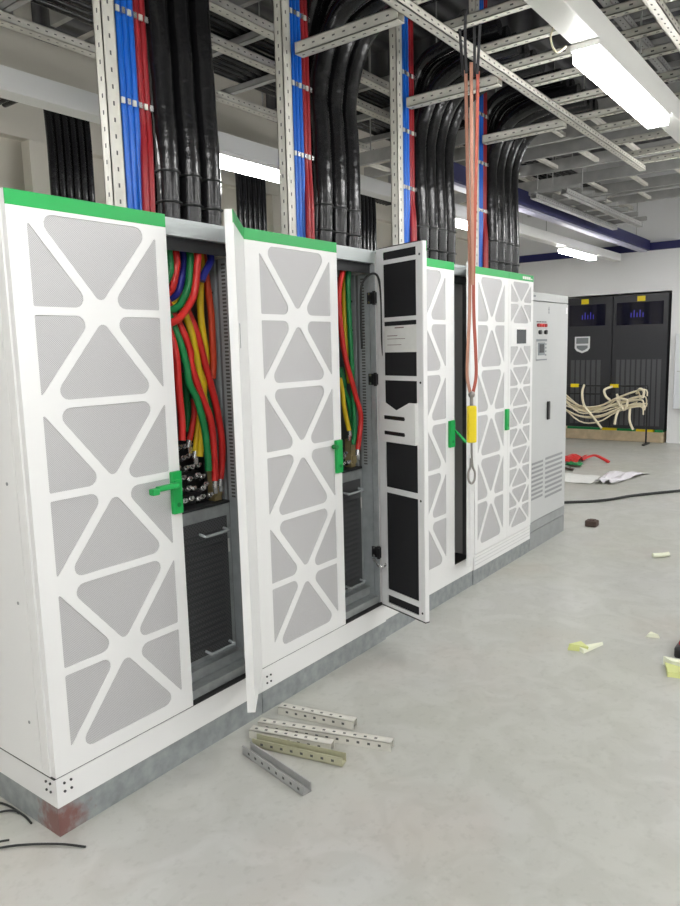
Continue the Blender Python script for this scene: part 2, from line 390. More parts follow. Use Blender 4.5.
def door_handle(door, T, u, z0=1.0, z1=1.165, lever=0, wd=.046):
    h = MB(); h.box(u, u + wd, -.020, -.0006, z0, z1, T, bev=.004); hb = h.build('handle', 'green', door)
    l = MB()
    if lever == 'left':
        l.box(u - .09, u + .01, -.050, -.028, 1.108, 1.128, T, bev=.005); l.box(u + .004, u + .03, -.028, -.019, 1.10, 1.135, T); l.box(u - .115, u - .085, -.052, -.024, 1.098, 1.122, T, bev=.004)
        l.build('lever', 'green', hb)
    elif lever == 'pivot':
        l.cyl(T(u - .012, -.004, 1.135), T(u - .012, -.03, 1.135), .011); l.box(u - .02, u, -.014, -.006, 1.125, 1.145, T); l.build('pivot', 'gdark', hb)
    elif lever == 'right':
        l._add([T(u + wd - .012, -.021, 1.09), T(u + wd + .004, -.021, 1.09), T(u + wd + .035, -.085, 1.015), T(u + wd + .012, -.085, 1.01),
                T(u + wd - .012, -.012, 1.09), T(u + wd + .004, -.012, 1.09), T(u + wd + .035, -.072, 1.015), T(u + wd + .012, -.072, 1.01)],
               [(0, 1, 2, 3), (7, 6, 5, 4), (0, 4, 5, 1), (1, 5, 6, 2), (2, 6, 7, 3), (3, 7, 4, 0)]); l.build('lever', 'green', hb)
    k = MB(); k.cyl(T(u + wd / 2, -.020, z0 + .035), T(u + wd / 2, -.0225, z0 + .035), .009); k.build('lock', 'gdark', hb)
    return hb
def closed(x0):
    return lambda u, d, z: Vector((x0 + u, -.025 + d, z))
def opened(xh, yh, ang):
    ca, sa = math.cos(ang), math.sin(ang)
    return lambda u, d, z: Vector((xh - u * ca - d * sa, yh - u * sa + d * ca, z))

DEP = .86
def carcass(root, x0, x1, ox0, ox1, yf=-.024):
    """shell of one cabinet with its front opening ox0..ox1"""
    b = MB()
    b.box(x0 + .001, x1 - .001, yf, DEP, .104, .208, bev=.002)
    base = b.build('base_cover', 'white', root)
    q = MB(); q.box(x0 - (.003 if x0 == 0 else -.001), x1 - .001, yf + .003, DEP, .2082, .2128)
    if x0 > 0: q.box(x0 + .0002, x0 + .0036, -.020, -.001, .2128, 2.05)
    q.build('shadow_gap', 'filt', root)
    p = MB(); p.box(x0 + .002, x1 - .003, yf + .004, DEP - .01, 0, .1035); p.build('steel_plinth', 'plinth', root)
    s = MB(); s.box(x0 + .001, x0 + .021, .0, DEP, .2085, 2.085); s.box(x1 - .012, x1 - .001, .0, DEP, .2085, 2.085); s.box(x0 + .021, x1 - .012, DEP - .02, DEP, .2085, 2.085)
    s.build('side_panel', 'white', root)
    r = MB(); r.box(x0 + .001, x1 - .001, .002, DEP, 2.0855, 2.098); r.build('roof', 'header', root)
    h = MB(); h.box(ox0 - .06, x1 - .013, .002, .04, 2.035, 2.085); h.build('header', 'header', root)
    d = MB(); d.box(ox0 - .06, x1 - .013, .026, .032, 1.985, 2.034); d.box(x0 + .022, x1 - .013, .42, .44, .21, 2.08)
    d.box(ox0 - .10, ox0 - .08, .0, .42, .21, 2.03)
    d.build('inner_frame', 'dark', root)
    return base
def bolts(root, base, pts, r=.0045):
    for q in pts:
        m = MB(); m.cyl(q[0], q[1], r, 8); m.build('bolt', 'rack', base)

# first cabinet -------------------------------------------------
c1 = thing('power_cabinet', (0, 0, 0), 'nearest tall white cabinet with patterned mesh door and rust at its base corner', 'cabinet', 'row of white power cabinets')
b1 = carcass(c1, 0, 1.0, .605, .99)
bolts(c1, b1, [((x, -.024, z), (x, -.028, z)) for x in (.03, .055) for z in (.155, .185)])
bolts(c1, b1, [((0.002, y, z), (-.003, y, z)) for y in (.01, .035) for z in (.155, .185)])
sp = MB()
sp.box(-.004, .001, .046, DEP, .214, 2.098); side = sp.build('side_cover', 'white', c1)
m = MB(); m.box(-.004, .001, .0, .042, .214, 2.098); m.build('corner_post', 'white', c1)
for z in (.38, .8, 1.2, 1.6, 1.95):
    m = MB(); m.cyl((-.0041, .10, z), (-.006, .10, z), .006, 8); m.build('screw', 'greydk', side)
T = closed(.002); d1 = leaf(c1, T, .600, (.064, .550, 6, .030)); door_handle(d1, T, .547, 1.003, 1.165, 'left')
TO = opened(1.003, -.025, math.radians(39))
d1b = leaf(c1, TO, .386, (.30, .36, 12, .014, tuple(range(12))), t=.031)
m = MB(); m.box(.325, .352, -.0012, .0, 1.60, 1.72, TO); q = m.build('recessed_grip', 'inner', d1b)
m = MB(); m.box(.332, .345, -.0022, -.0012, 1.615, 1.705, TO); m.build('grip_slot', 'vent', q)
# interior of the first opening
def inside(root, xa, xb, post_x):
    """posts on the right inner wall, lower vent panel and terminal bay"""
    p = MB(); p.box(post_x - .003, post_x + .001, .031, .41, .21, 1.985); p.build('wall_lining', 'interior', root)
    p = MB(); p.box(post_x - .014, post_x, .125, .165, .21, 1.985); p.box(post_x - .012, post_x, .004, .03, .21, 2.03); pp = p.build('post', 'post', root)
    p = MB(); p.box(post_x - .010, post_x, .035, .105, .21, 1.985); h = p; h.mi = 1
    z = .98
    while z < 1.97: h.box(post_x - .0108, post_x - .0099, (.066), .088, z, z + .008); z += .0155
    h.build('slotted_strip', ['post', 'hole'], root)
    for z in (1.05, 1.2, 1.4, 1.55, 1.7, 1.85):
        s = MB(); s.cyl((post_x - .0142, .143, z), (post_x - .018, .143, z), .006, 8); s.build('bolt', 'chrome', pp)
    xr = post_x - .016
    v = MB(); v.box(xa, xr, .100, .110, .30, .955); v.box(xa, xr, .06, .11, .255, .299); v.box(xa, xr, .004, .112, .2165, .254)
    vp = v.build('vent_panel', 'galv', root)
    v = MB(); v.box(xa, xr, -.004, .1, .209, .216); v.build('sill_gap_shade', 'filt', vp)  # solid black strip stands in for the shade of the gap under the ledge
    v = MB(); v.box(xa + .045, xr - .028, .092, .0995, .325, .905); vc = v.build('vent_cover', 'perfdk', vp)
    v = MB()
    for i in range(19): z = .36 + i * .027; v.box(xa + .07, xr - .06, .089, .0919, z, z + .009)
    v.build('louvre', 'louvre', vp)
    for z in (.855, .345):
        g = MB(); xa2, xb2 = xr - .185, xr - .05
        g.tube([(xa2, .091, z), (xa2, .062, z - .004), (xa2 + .012, .058, z - .006), (xb2 - .012, .058, z - .006), (xb2, .062, z - .004), (xb2, .091, z)], .0065, 8, 2); g.build('pull_handle', 'clear', vp)
    g = MB(); g.box(xr - .021, xr - .013, .097, .0995, .74, .80); g.build('label_strip', 'paper', vp)
    # shelf and terminal bay
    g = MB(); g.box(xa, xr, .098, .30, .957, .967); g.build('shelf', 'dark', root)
    tb = MB(); tb.box(xa, xr, .25, .27, .967, 1.24); tb.box(xa + .01, xr - .07, .16, .25, .968, 1.02); tb.box(xa + .01, xr - .07, .20, .25, 1.03, 1.10); t = tb.build('terminal_block', 'black', root)
    rnd = random.Random(3)
    for i in range(6):
        for j in range(7):
            x = xr - .285 + j * .035 + rnd.uniform(-.008, .008); z = .985 + i * .042 + rnd.uniform(-.008, .008); y = .15 + .022 * i + rnd.uniform(-.01, .01)
            s = MB(); s.cyl((x, y, z), (x - .004, y - .022, z + .012), .011, 8); s.cyl((x - .004, y - .0225, z + .012), (x - .006, y - .036, z + .018), .007, 8); s.build('terminal_bolt', 'chrome', t)
    g = MB(); g.box(xr - .055, xr - .015, .13, .17, .968, 1.12); g.box(xr - .05, xr - .02, .12, .13, .99, 1.03); g.build('insulator', 'brass', root)
inside(c1, .50, .99, .988)

# second cabinet ------------------------------------------------
c2 = thing('power_cabinet', (1.0, 0, 0), 'second white cabinet, its narrow door swung open showing black filter mats', 'cabinet', 'row of white power cabinets')
b2 = carcass(c2, 1.0, 2.0, 1.63, 1.99)
bolts(c2, b2, [((x, -.024, z), (x, -.028, z)) for x in (1.03, 1.055) for z in (.135, .165)])
T = closed(1.004); d2 = leaf(c2, T, .622, (.085, .563, 6, .030)); door_handle(d2, T, .562, 1.003, 1.165, 'pivot')
inside(c2, 1.52, 1.99, 1.988)
TO2 = opened(1.998, -.024, math.radians(72))
W2 = .356
d2b = leaf(c2, TO2, W2, (.05, .31, 12, .014), inner='filter', name='door')
# inner face: white frame, filter mats, document sheet and pocket (depth grows towards the inside)
m = MB()
sheet(m, [(.002, Z0 + .002), (W2 - .002, Z0 + .002), (W2 - .002, Z1 - .002), (.002, Z1 - .002)], [[(.056, .235), (.308, .235), (.308, 2.085), (.056, 2.085)]], TO2, .0245, .027)
TI = lambda u, d, z: TO2(u + .022, d, z)
fr = m.build('inner_frame', 'inner', d2b)
for za, zb in ((2.040, 2.080), (1.755, 2.019), (1.714, 1.734), (1.461, 1.577), (1.12, 1.437), (.875, 1.118), (.312, .846), (.237, .281)):
    m = MB(); m.box(.035, .285, .016, .023, za, zb, TI); m.build('filter_mat', 'mat_blk', d2b)
for za, zb in ((2.019, 2.040), (1.734, 1.755), (1.437, 1.461), (.846, .875), (.281, .312)):
    m = MB(); m.box(.034, .286, .020, .0275, za, zb, TI); m.build('cross_bar', 'inner', d2b)
m = MB(); m.box(.037, .284, .022, .0255, 1.579, 1.712, TI); q = m.build('instruction_sheet', 'paper', d2b)
m = MB(); m.box(.12, .19, .0256, .0262, 1.698, 1.704, TI); m.box(.06, .14, .0256, .0262, 1.66, 1.664, TI); m.box(.06, .20, .0256, .0262, 1.645, 1.648, TI); m.box(.06, .17, .0256, .0262, 1.615, 1.618, TI); m.build('print', 'ink', q)
m = MB()
sl1 = [(.052, 1.238), (.212, 1.236), (.218, 1.246), (.212, 1.256), (.052, 1.258), (.046, 1.248)]
sl2 = [(u, z - .080) for u, z in sl1]
sheet(m, [(.026, 1.122), (.292, 1.122), (.292, 1.329), (.250, 1.329), (.150, 1.287), (.058, 1.326), (.026, 1.326)], [sl1, sl2], TI, .046, .0485)
m.box(.026, .292, .027, .0485, 1.120, 1.1235, TI); m.box(.0245, .0265, .027, .0485, 1.12, 1.326, TI); m.box(.2915, .2935, .027, .0485, 1.12, 1.329, TI)
pk = m.build('document_pocket', 'white', d2b)
m = MB(); m.box(.03, .288, .0275, .03, 1.125, 1.275, TI); m.build('pocket_back', 'black', pk)
for u, z in ((.335, 2.04), (.335, .255), (.335, 1.43), (.33, .84)):
    m = MB(); m.cyl(TO2(u, .027, z), TO2(u, .0285, z), .006, 8); m.build('screw', 'black', fr)
m = MB(); m.box(.0, W2, -.001, .026, Z0 - .006, Z0 - .0005, TO2); m.box(.0, W2, .0, .026, Z1 + .0005, Z1 + .004, TO2); m.build('gasket', 'filt', d2b)
for z in (1.86, 1.44, .50):      # hinges between post and door
    m = MB(); m.box(1.972, 1.976, .006, .045, z - .03, z + .03); m.cyl((1.971, .0, z - .035), (1.971, .0, z + .035), .009)
    m.box(1.956, 1.992, -.014, -.002, z - .028, z + .028)
    hg = m.build('hinge', 'black', c2)
    for dz in (-.022, .022):
        m = MB(); m.cyl((1.9715, .03, z + dz), (1.968, .03, z + dz), .006, 8); m.build('screw', 'chrome', hg)
m = MB(); m.tube([(1.950, .02, .47), (1.93, -.03, .44), (1.945, -.055, .44), (1.97, -.05, .45)], .007, 8, 3); m.build('door_stay', 'chrome', c2)

# third cabinet -------------------------------------------------
c3 = thing('power_cabinet', (2.0, 0, 0), 'third white cabinet half hidden behind the open door with black filter mats', 'cabinet', 'row of white power cabinets')
b3 = carcass(c3, 2.0, 3.08, 2.80, 3.07, yf=-.013)
m = MB(); m.box(2.004, 2.196, -.025, -.001, Z0, ZG); m.build('filler_panel', 'white', c3)
m = MB(); m.box(2.004, 2.196, -.025, -.001, ZG + .0005, H); fs = m.build('green_strip', 'green', c3)
T = closed(2.2); d3 = leaf(c3, T, .600, (.030, .490, 6, .030)); door_handle(d3, T, .515, .985, 1.150, 'right', .062)
m = MB(); m.box(.235, .265, -.0015, -.0005, 2.062, 2.080, T); m.build('white_tag', 'paper', d3)
TO3 = opened(3.078, -.024, math.radians(21))
d3b = leaf(c3, TO3, .272, (.05, .23, 12, .014, tuple(range(12))), name='door')
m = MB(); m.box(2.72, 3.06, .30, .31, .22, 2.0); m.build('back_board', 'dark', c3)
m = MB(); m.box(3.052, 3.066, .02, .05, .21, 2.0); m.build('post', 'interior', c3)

# fourth cabinet ------------------------------------------------
c4 = thing('power_cabinet', (3.08, 0, 0), 'fourth white cabinet, both doors shut, with a small dark display', 'cabinet', 'row of white power cabinets')
b4 = MB(); b4.box(3.082, 4.038, -.022, DEP, .104, .208, bev=.002); b4 = b4.build('base_cover', 'white', c4)
p = MB(); p.box(3.081, 4.039, -.016, DEP - .01, 0, .1035); p.build('steel_plinth', 'plinth', c4)
s = MB(); s.box(3.081, 4.039, .0, DEP, .2085, 2.097); s.build('body', 'white', c4)
m = MB()
for z in (.135, .16, .185): m.box(3.09, 4.03, -.0228, -.0218, z, z + .003)
m.build('base_groove', 'grey', c4)
T = closed(3.084); d4 = leaf(c4, T, .514, (.040, .448, 6, .026)); door_handle(d4, T, .458, 1.005, 1.155, 0, .046)
T4 = closed(3.602); d4b = leaf(c4, T4, .436, (.035, .395, 12, .017, (2,)))
m = MB(); m.box(.035, .395, -.0022, -.0006, 1.60, 1.742, T4); dp = m.build('display', 'white', d4b)
m = MB(); m.box(.135, .30, -.0045, -.0024, 1.608, 1.708, T4); m.build('screen', 'screen', dp)
m = MB()
for i, (a, b) in enumerate(((.235, .262), (.268, .30), (.306, .33), (.336, .375))): m.box(a, b, -.0015, -.0006, 2.066, 2.086, T4)
m.box(.385, .41, -.0015, -.0006, 2.068, 2.076, T4)
m.build('maker_mark', 'paper', d4b)

# cables inside the two openings --------------------------------
CM = dict(red='red', green='cgreen', yellow='yellow', blue='dblue', orange='orange')
for lst, grp in ((CABLES_A, 'coloured cables in the first opening'), (CABLES_B, 'coloured cables in the second opening')):
    for col, lab, pts in lst:
        if pts[0][2] > 1.9: pts = [(pts[0][0] + .002, pts[0][1] + .01, 2.03)] + pts
        elif 1.69 < pts[0][2] < 1.80 and lst is CABLES_A: pts = [(pts[0][0] - .03, pts[0][1] + .06, pts[0][2] + .13), (pts[0][0] - .012, pts[0][1] + .035, pts[0][2] + .06)] + pts[1:]
        r = .0145 if lst is CABLES_A else .0135
        if 'short' in lab and 'yellow' in lab: r = .012
        t = tag(MB().tube(pts, r, 12, 5).build('power_cable', CM[col]), lab, 'cable', grp)
        if 'lug' in lab or 'terminals' in lab:
            a = Vector(pts[-1]); d = (a - Vector(pts[-2])).normalized()
            l = MB(); l.cyl(a - d * .004, a + d * .03, .011, 10); l.box(a.x - .010, a.x + .010, a.y - .004, a.y + .002, a.z - .055, a.z - .028); l.build('cable_lug', 'chrome', t)
m = MB(); m.tube([(1.925, .05, 1.60), (1.915, .045, 1.80), (1.905, .03, 1.92), (1.935, .0, 1.975), (1.957, -.035, 1.965), (1.962, -.05, 1.86), (1.962, -.052, 1.64), (1.966, -.056, 1.55)], .006, 8, 6)
tag(m.build('sensor_wire', 'thin_blk'), 'thin black wire arching over to the opened door with filter mats', 'wire')

# grey control cabinet at the end of the row --------------------
g0, g1 = 4.045, 4.80
gc = thing('control_cabinet', (g0, 0, 0), 'grey control cabinet with vents and indicator lamps at the far end of the row', 'cabinet')
m = MB(); m.box(g0, g1, .0, .86, .145, 1.92); m.build('body', 'grey', gc)
m = MB(); m.box(g0, g1, -.018, .86, 1.925, 1.985, bev=.004); m.build('top_cover', 'grey', gc)
m = MB(); m.box(g0, g1, -.016, .85, 0, .141); m.build('plinth', 'greydk', gc)
m = MB(); m.box(g0 + .004, g1 - .004, -.02, -.001, .225, 1.918, bev=.003); dr = m.build('door', 'grey', gc)
m = MB(); m.box(g0, g1, -.018, .0, .147, .222); m.build('kick_panel', 'greydk', gc)
for xa, xb, za, zb in ((4.06, 4.29, .40, .71), (4.34, 4.72, .37, .72)):
    v = MB()
    for i in range(9): z = za + i * (zb - za) / 9; v.box(xa, xb, -.0215, -.0202, z, z + (zb - za) / 18)
    v.build('vent_grille', 'vent', dr)
for i, cc in enumerate(('dred', 'red', 'red', 'dred')):
    x = 4.14 + i * .052
    m = MB(); m.cyl((x, -.02, 1.742), (x, -.034, 1.742), .013, 12); m.build('indicator_lamp', cc, dr)
    m = MB(); m.box(x - .02, x + .02, -.0215, -.0202, 1.765, 1.772); m.build('lamp_label', 'black', dr)
for x in (4.17, 4.285):
    m = MB(); m.cyl((x, -.02, 1.69), (x, -.04, 1.69), .017, 12); m.build('knob', 'black', dr)
    m = MB(); m.box(x - .02, x + .02, -.0212, -.0202, 1.668, 1.712); m.build('knob_plate', 'paper', dr)
m = MB(); m.box(4.11, 4.32, -.026, -.0205, 1.475, 1.64, bev=.003); pl = m.build('meter_panel', 'grey', dr)
m = MB(); m.box(4.11, 4.32, -.0275, -.0262, 1.62, 1.638); m.box(4.11, 4.32, -.0275, -.0262, 1.476, 1.486); m.box(4.14, 4.27, -.030, -.0262, 1.515, 1.612); m.build('meter_bezel', 'badgedk', pl)
m = MB(); m.box(4.16, 4.25, -.032, -.0302, 1.535, 1.60); m.build('meter_screen', 'screen', pl)
for i in range(4):
    m = MB(); m.box(4.285, 4.305, -.029, -.0262, 1.51 + i * .027, 1.524 + i * .027); m.build('button', 'badgedk', pl)
m = MB(); m.box(4.352, 4.392, -.036, -.0202, 1.005, 1.15, bev=.004); m.build('door_handle', 'black', dr)
m = MB(); m.box(4.362, 4.372, -.0212, -.0202, 1.84, 1.885); m.box(4.355, 4.38, -.0212, -.0202, 1.835, 1.842); m.box(4.355, 4.38, -.0212, -.0202, 1.862, 1.868); m.build('warning_mark', 'badgedk', dr)
m = MB(); m.box(4.74, 4.775, -.0212, -.0202, 1.84, 1.89); m.build('corner_label', 'badge', dr)
m = MB(); m.box(4.06, 4.10, -.0195, -.0181, 1.95, 1.965); m.build('name_plate', 'badgedk', gc)
# ------------------------------------------------------------------ cable risers behind the cabinets
ORD = ('first', 'second', 'third', 'fourth'); ORD6 = ORD + ('fifth', 'sixth')
def strut0(mb, p0, p1, w=.041, h=.041, th=.004, holes=None, up=(0, 0, 1), faces='ud'):
    """C-channel from p0 to p1: web and two flanges; holes punched along web and flanges go into a second builder"""
    p0, p1 = Vector(p0), Vector(p1); t = (p1 - p0); L = t.length; t.normalize(); up = Vector(up); a = t.cross(up).normalized(); b = a.cross(t)
    def T(s, u, v): return p0 + t * s + a * u + b * v
    mb.box(0, L, -w / 2, w / 2, -h / 2, -h / 2 + th, T); mb.box(0, L, -w / 2, -w / 2 + th, -h / 2, h / 2, T); mb.box(0, L, w / 2 - th, w / 2, -h / 2, h / 2, T)
    mb.box(0, L, -w / 2, -w / 2 + w * .25, h / 2 - th, h / 2, T); mb.box(0, L, w / 2 - w * .25, w / 2, h / 2 - th, h / 2, T)
    if holes is not None:
        holes.mi = 1; s = .03
        while s < L - .02:
            holes.box(s - .008, s + .008, -.0035, .0035, -h / 2 - .0006, -h / 2 + .0002, T)
            holes.box(s + .017, s + .033, -w / 2 - .0006, -w / 2 + .0002, -.0035, .0035, T); holes.box(s + .017, s + .033, w / 2 - .0002, w / 2 + .0006, -.0035, .0035, T)
            s += .06
        holes.mi = 0
def strut(mb, p0, p1, w=.041, h=.041, th=.004, holes=False, up=(0, 0, 1)):
    if holes:
        strut0(mb, p0, p1, w, h, th, mb, up)
    else: strut0(mb, p0, p1, w, h, th, None, up)
for i in range(4):
    X = .64 + i * 1.025; RY = .30; cab = ORD[i]
    k = thing('cable_ladder', (X, RY, 2.10), 'perforated cream upright cable ladder standing behind the %s white cabinet' % cab, 'cable ladder', 'upright cable ladders behind the cabinets')
    m = MB(); strut(m, (X, RY, 2.10), (X, RY, 4.10), .062, .05, holes=True, up=(0, 1, 0)); m.build('side_rail', ['strut', 'hole'], k)
    for z in (2.58, 2.91, 3.24, 3.57, 3.9):
        m = MB(); m.box(X + .03, X + .195, RY + .0155, RY + .028, z - .018, z + .018); rg = m.build('rung', 'black', k)
        for q in range(6):
            m = MB(); x = X + .048 + q * .027; m.box(x - .008, x + .008, RY - .0225, RY - .0158, z - .016, z + .006); m.build('cleat', 'chrome' if q % 2 else 'strut', rg)
    for q in range(5):
        x = X + .060 + q * .0292; col = 'blue' if q < 3 else 'dred'; c = 'blue' if q < 3 else 'red'
        bend = .0 if q < 3 else -.035
        t = MB().tube([(x + bend, RY + bend * .9, 2.10), (x + bend * .6, RY + bend * .7, 2.35), (x, RY - .001, 2.5), (x, RY, 2.62), (x, RY, 3.0), (x, RY, 3.5), (x, RY, 4.15)], .0145, 10, 3).build('power_cable', col)
        tag(t, '%s cable clamped to the upright ladder behind the %s white cabinet' % (c, cab), 'cable', '%s cables on the %s ladder' % (c, cab))
    # fat black wrapped cables: rise from the roof, bend forward over the ladder tray
    rr, w0, nf = ((.048, .888, 3), (.053, 1.918, 3), (.050, 2.94, 4), (.054, 3.965, 4))[i]
    sp = 2 * rr + .021
    for row in range(2):
        for q in range(nf):
            r = rr * (1. if row == 0 else .9); x = w0 + q * sp; y = .29 + row * (2 * rr + .02)
            zt = 3.24 + (2 * rr + .03) * row + .06 * (i == 1)
            lean = .018 * math.sin((row * 1.3 + i) * 2)
            pts = [(x, y, 1.99 if x - r > 4.04 else 2.10), (x + lean * .4, y - .01, 2.4), (x + lean, y, 2.7), (x + .01, y, 2.95), (x + .04, y - .09, zt - .06), (x + .06, y - .30, zt + .05), (x + .08, y - .62, zt + .07)]
            if i == 0: pts = [(x, y, 2.10), (x + lean * .4, y - .01, 2.4), (x + lean, y, 2.7), (x - .01, y, 3.1), (x - .01, y, 3.5), (x, y, 4.15)]
            wob = random.Random(i * 31 + row * 7 + q)
            wv = [wob.uniform(-.05, .05) for k in range(40)]
            t = MB().tube(pts, lambda s: r * (1 + wv[int(s * 38)] * .6), 16, 6).build('wrapped_cable', 'cable_blk')
            tag(t, 'fat glossy black wrapped cable rising behind the %s white cabinet' % cab, 'cable', 'black wrapped cables behind the %s cabinet' % cab)
            if row == 0:
                for z in (2.22, 2.34 + .01 * i):
                    b = MB(); cx = x + lean * .3; b.tube([(cx + (r + .004) * math.cos(a), y - .006 + (r + .004) * math.sin(a), z) for a in [2 * PI * u / 16 for u in range(17)]], .004, 6, 1); b.build('cable_tie', 'thin_blk', t)
    # forward bracket from the upright to the tray
    m = MB(); strut(m, (X + .062, RY - .05, 3.05), (X + .062, -.335, 3.05), .06, .055, holes=True, up=(0, 0, 1))
    o = m.build('mounting_bracket', ['strut', 'hole']); tag(o, 'perforated bracket from the %s upright cable ladder to the overhead tray' % cab, 'bracket', 'brackets above the cabinets')

# ------------------------------------------------------------------ overhead ladder tray along the aisle
tr = thing('ladder_tray', (4.5, -.7, 3.02), 'long overhead ladder tray of perforated channels above the aisle', 'cable tray')
for y in (-.36, -1.22, -2.0):
    m = MB(); strut(m, (-1.5, y, 3.075), (5.6, y, 3.075), .05, .04, holes=True); m.build('side_rail', ['strut', 'hole'], tr)
for x in (-.9, -.3, .1, .6, 1.1, 1.45, 1.765, 2.12, 2.475, 2.79, 3.1, 3.53, 3.95, 4.3, 4.75, 5.2, 5.5):
    m = MB(); strut(m, (x, -.335, 3.115), (x, -2.6, 3.115), .045, .04, holes=True); m.build('rung', ['strut', 'hole'], tr)
# higher trays running along the room
def long_tray(name_lab, ys, z, x0, x1, xs, m1='strut', m2='strutdk', w=.06, hgt=.055, rods=True):
    t = thing('ladder_tray', ((x0 + x1) / 2, sum(ys) / len(ys), z), name_lab, 'cable tray', 'overhead cable trays')
    for y in ys:
        m = MB(); strut(m, (x0, y, z), (x1, y, z), w, hgt, holes=True); m.build('side_rail', [m1, 'hole'], t)
    for x in xs:
        m = MB(); strut(m, (x, min(ys) - .1, z + .055), (x, max(ys) + .1, z + .055), .05, .045); m.build('rung', m2, t)
    if rods:
        for x in [x0 + .5 + 2.2 * i for i in range(int((x1 - x0) / 2.2))]:
            for y in (min(ys), max(ys)):
                m = MB(); m.cyl((x, y, z), (x, y, ZC - .002), .006, 8); m.build('hanger_rod', 'strutdk', t)
    return t
long_tray('high ladder tray of channels behind the upright cable ladders', (1.10, 1.49, 2.2), 3.6, -3.5, 10.6, [-3 + .62 * i for i in range(22)], w=.08)
long_tray('high ladder tray close under the dark ceiling above the aisle', (-.6, -2.2), 3.72, -3.5, 10.6, [-2.9 + .55 * i for i in range(24)], 'strutdk')
long_tray('high ladder tray nearest the open side of the room', (-3.75, -5.2), 3.5, -3.5, 10.6, [-3 + .7 * i for i in range(19)], 'strutdk')
long_tray('small low hung ladder tray near the far white wall', (.38, .68), 3.02, 5.75, 8.4, [5.9 + .4 * i for i in range(7)], 'strutdk', rods=True)
# crosswise trays and beams
def cross_tray(lab, x0, x1, z, y0, y1, step, m1='strutdk', rods=True):
    t = thing('ladder_tray', ((x0 + x1) / 2, (y0 + y1) / 2, z), lab, 'cable tray', 'crosswise overhead trays')
    for x in (x0, x1):
        m = MB(); m.box(x - .02, x + .02, y0, y1, z, z + .11); m.build('side_rail', m1, t)
    y = y0 + .2
    while y < y1 - .1:
        m = MB(); m.box(x0 + .02, x1 - .02, y - .02, y + .02, z + .02, z + .05); m.build('rung', 'strut', t); y += step
    for x in (x0, x1) if rods else ():
        for y in (y0 + .4, y1 - .4):
            m = MB(); m.cyl((x, y, z + .11), (x, y, ZC - .002), .006, 8); m.build('hanger_rod', 'strutdk', t)
cross_tray('wide crosswise tray above the fourth white cabinet', 4.62, 5.10, 3.30, -3.2, 2.2, .35)
cross_tray('crosswise ladder tray above the grey control cabinet', 5.55, 6.15, 3.30, -3.2, 2.2, .40)
cross_tray('crosswise ladder tray with light rungs just before the far wall', 6.98, 7.75, 3.32, -3.2, 2.2, .45)
cross_tray('crosswise ladder tray farthest back against the far wall', 8.6, 9.3, 3.45, -3.2, 2.2, .5)
cross_tray('crosswise dark tray above the first white cabinet', 1.8, 2.4, 3.7556, .9, 2.4, .3, rods=False)
# tangle of dark cables lying on the trays
for i in range(3):
    y = .76 + .07 * i
    t = MB().tube([(4.55, y, 3.449), (5.2, y, 3.447), (5.9, y, 3.449), (6.8, y, 3.455), (8.1, y, 3.462)], .032, 10, 4).build('tray_cable', 'cable_blk')
    tag(t, 'dark cable lying on the crosswise trays beyond the fourth cabinet', 'cable', 'dark cables on the crosswise trays')
for i in range(10):
    y = 1.36 + .076 * i
    t = MB().tube([(-3.3, y, 3.716), (0, y, 3.72), (3.5, y, 3.716), (6.0, y, 3.72), (10.4, y, 3.716)], .034, 10, 3).build('tray_cable', 'cable_blk')
    tag(t, 'dark cable lying along the high tray behind the uprights', 'cable', 'dark cables on the high tray')

# curtain-like bundles of black cables in the back row
BK = ('first', 'second', 'third', 'fourth', 'fifth')
for i, (xa, xb) in enumerate(((1.62, 1.96), (3.34, 3.70), (5.02, 5.42), (6.7, 7.1), (8.4, 8.8))):
    for q in range(6):
        x = xa + .03 + (xb - xa - .06) * q / 5; s = .002 * math.sin(q * 2.1 + i)
        t = MB().tube([(x + s, 2.30, .02), (x, 2.30 + s, 1.6), (x + s, 2.30, 2.5), (x, 2.30, 3.1), (x - .01, 2.33, 3.28), (x - .04, 2.45, 3.40), (x - .06, 2.7, 3.45), (x - .06, 3.2, 3.46)], .0255, 10, 4).build('back_cable', 'cable_blk')
        tag(t, 'black cable in the %s hanging bundle against the beige back wall' % BK[i], 'cable', '%s back bundle' % BK[i])

# ------------------------------------------------------------------ lights on their trunking
def lamp_row(y, z, lab, lamps, blab, x0=-8.2, x1=10.6):
    t = thing('lighting_trunking', ((x0 + x1) / 2, y, z + .06), lab, 'trunking', 'lighting trunking')
    m = MB(); m.box(x0, x1, y - .058, y + .058, z + .045, z + .155, bev=.004); bd = m.build('channel', 'trunk', t)
    x = x0 + 1.45
    while x < x1 - .8:
        m = MB(); m.cyl((x, y, z + .154), (x, y, ZC - .002), .005, 8); m.build('hanger_rod', 'strutdk', t); x += 2.4
    for i, lx in enumerate(lamps):
        l = thing('ceiling_lamp', (lx + .62, y, z), blab[i], 'lamp', 'linear lamps')
        m = MB(); m.box(lx, lx + 1.24, y - .062, y + .062, z + .018, z + .0445, bev=.003); m.build('housing', 'trunk', l)
        m = MB(); m.box(lx + .015, lx + 1.225, y - .056, y + .056, z - .030, z + .0175, bev=.008); m.build('diffuser', 'lampw', l)
lamp_row(-1.05, 2.80, 'white lighting trunking crossing the upper right above the aisle', (-7.2, -4.12, -1.05, 2.02, 5.1, 8.2),
         ('lit lamp farthest behind the viewer over the aisle', 'lit lamp second behind the viewer over the aisle', 'lit white linear lamp over the near end of the aisle', 'largest lit lamp, at the upper right above the aisle', 'lit lamp past the large one on the aisle trunking', 'last lit lamp on the aisle trunking near the far wall'))
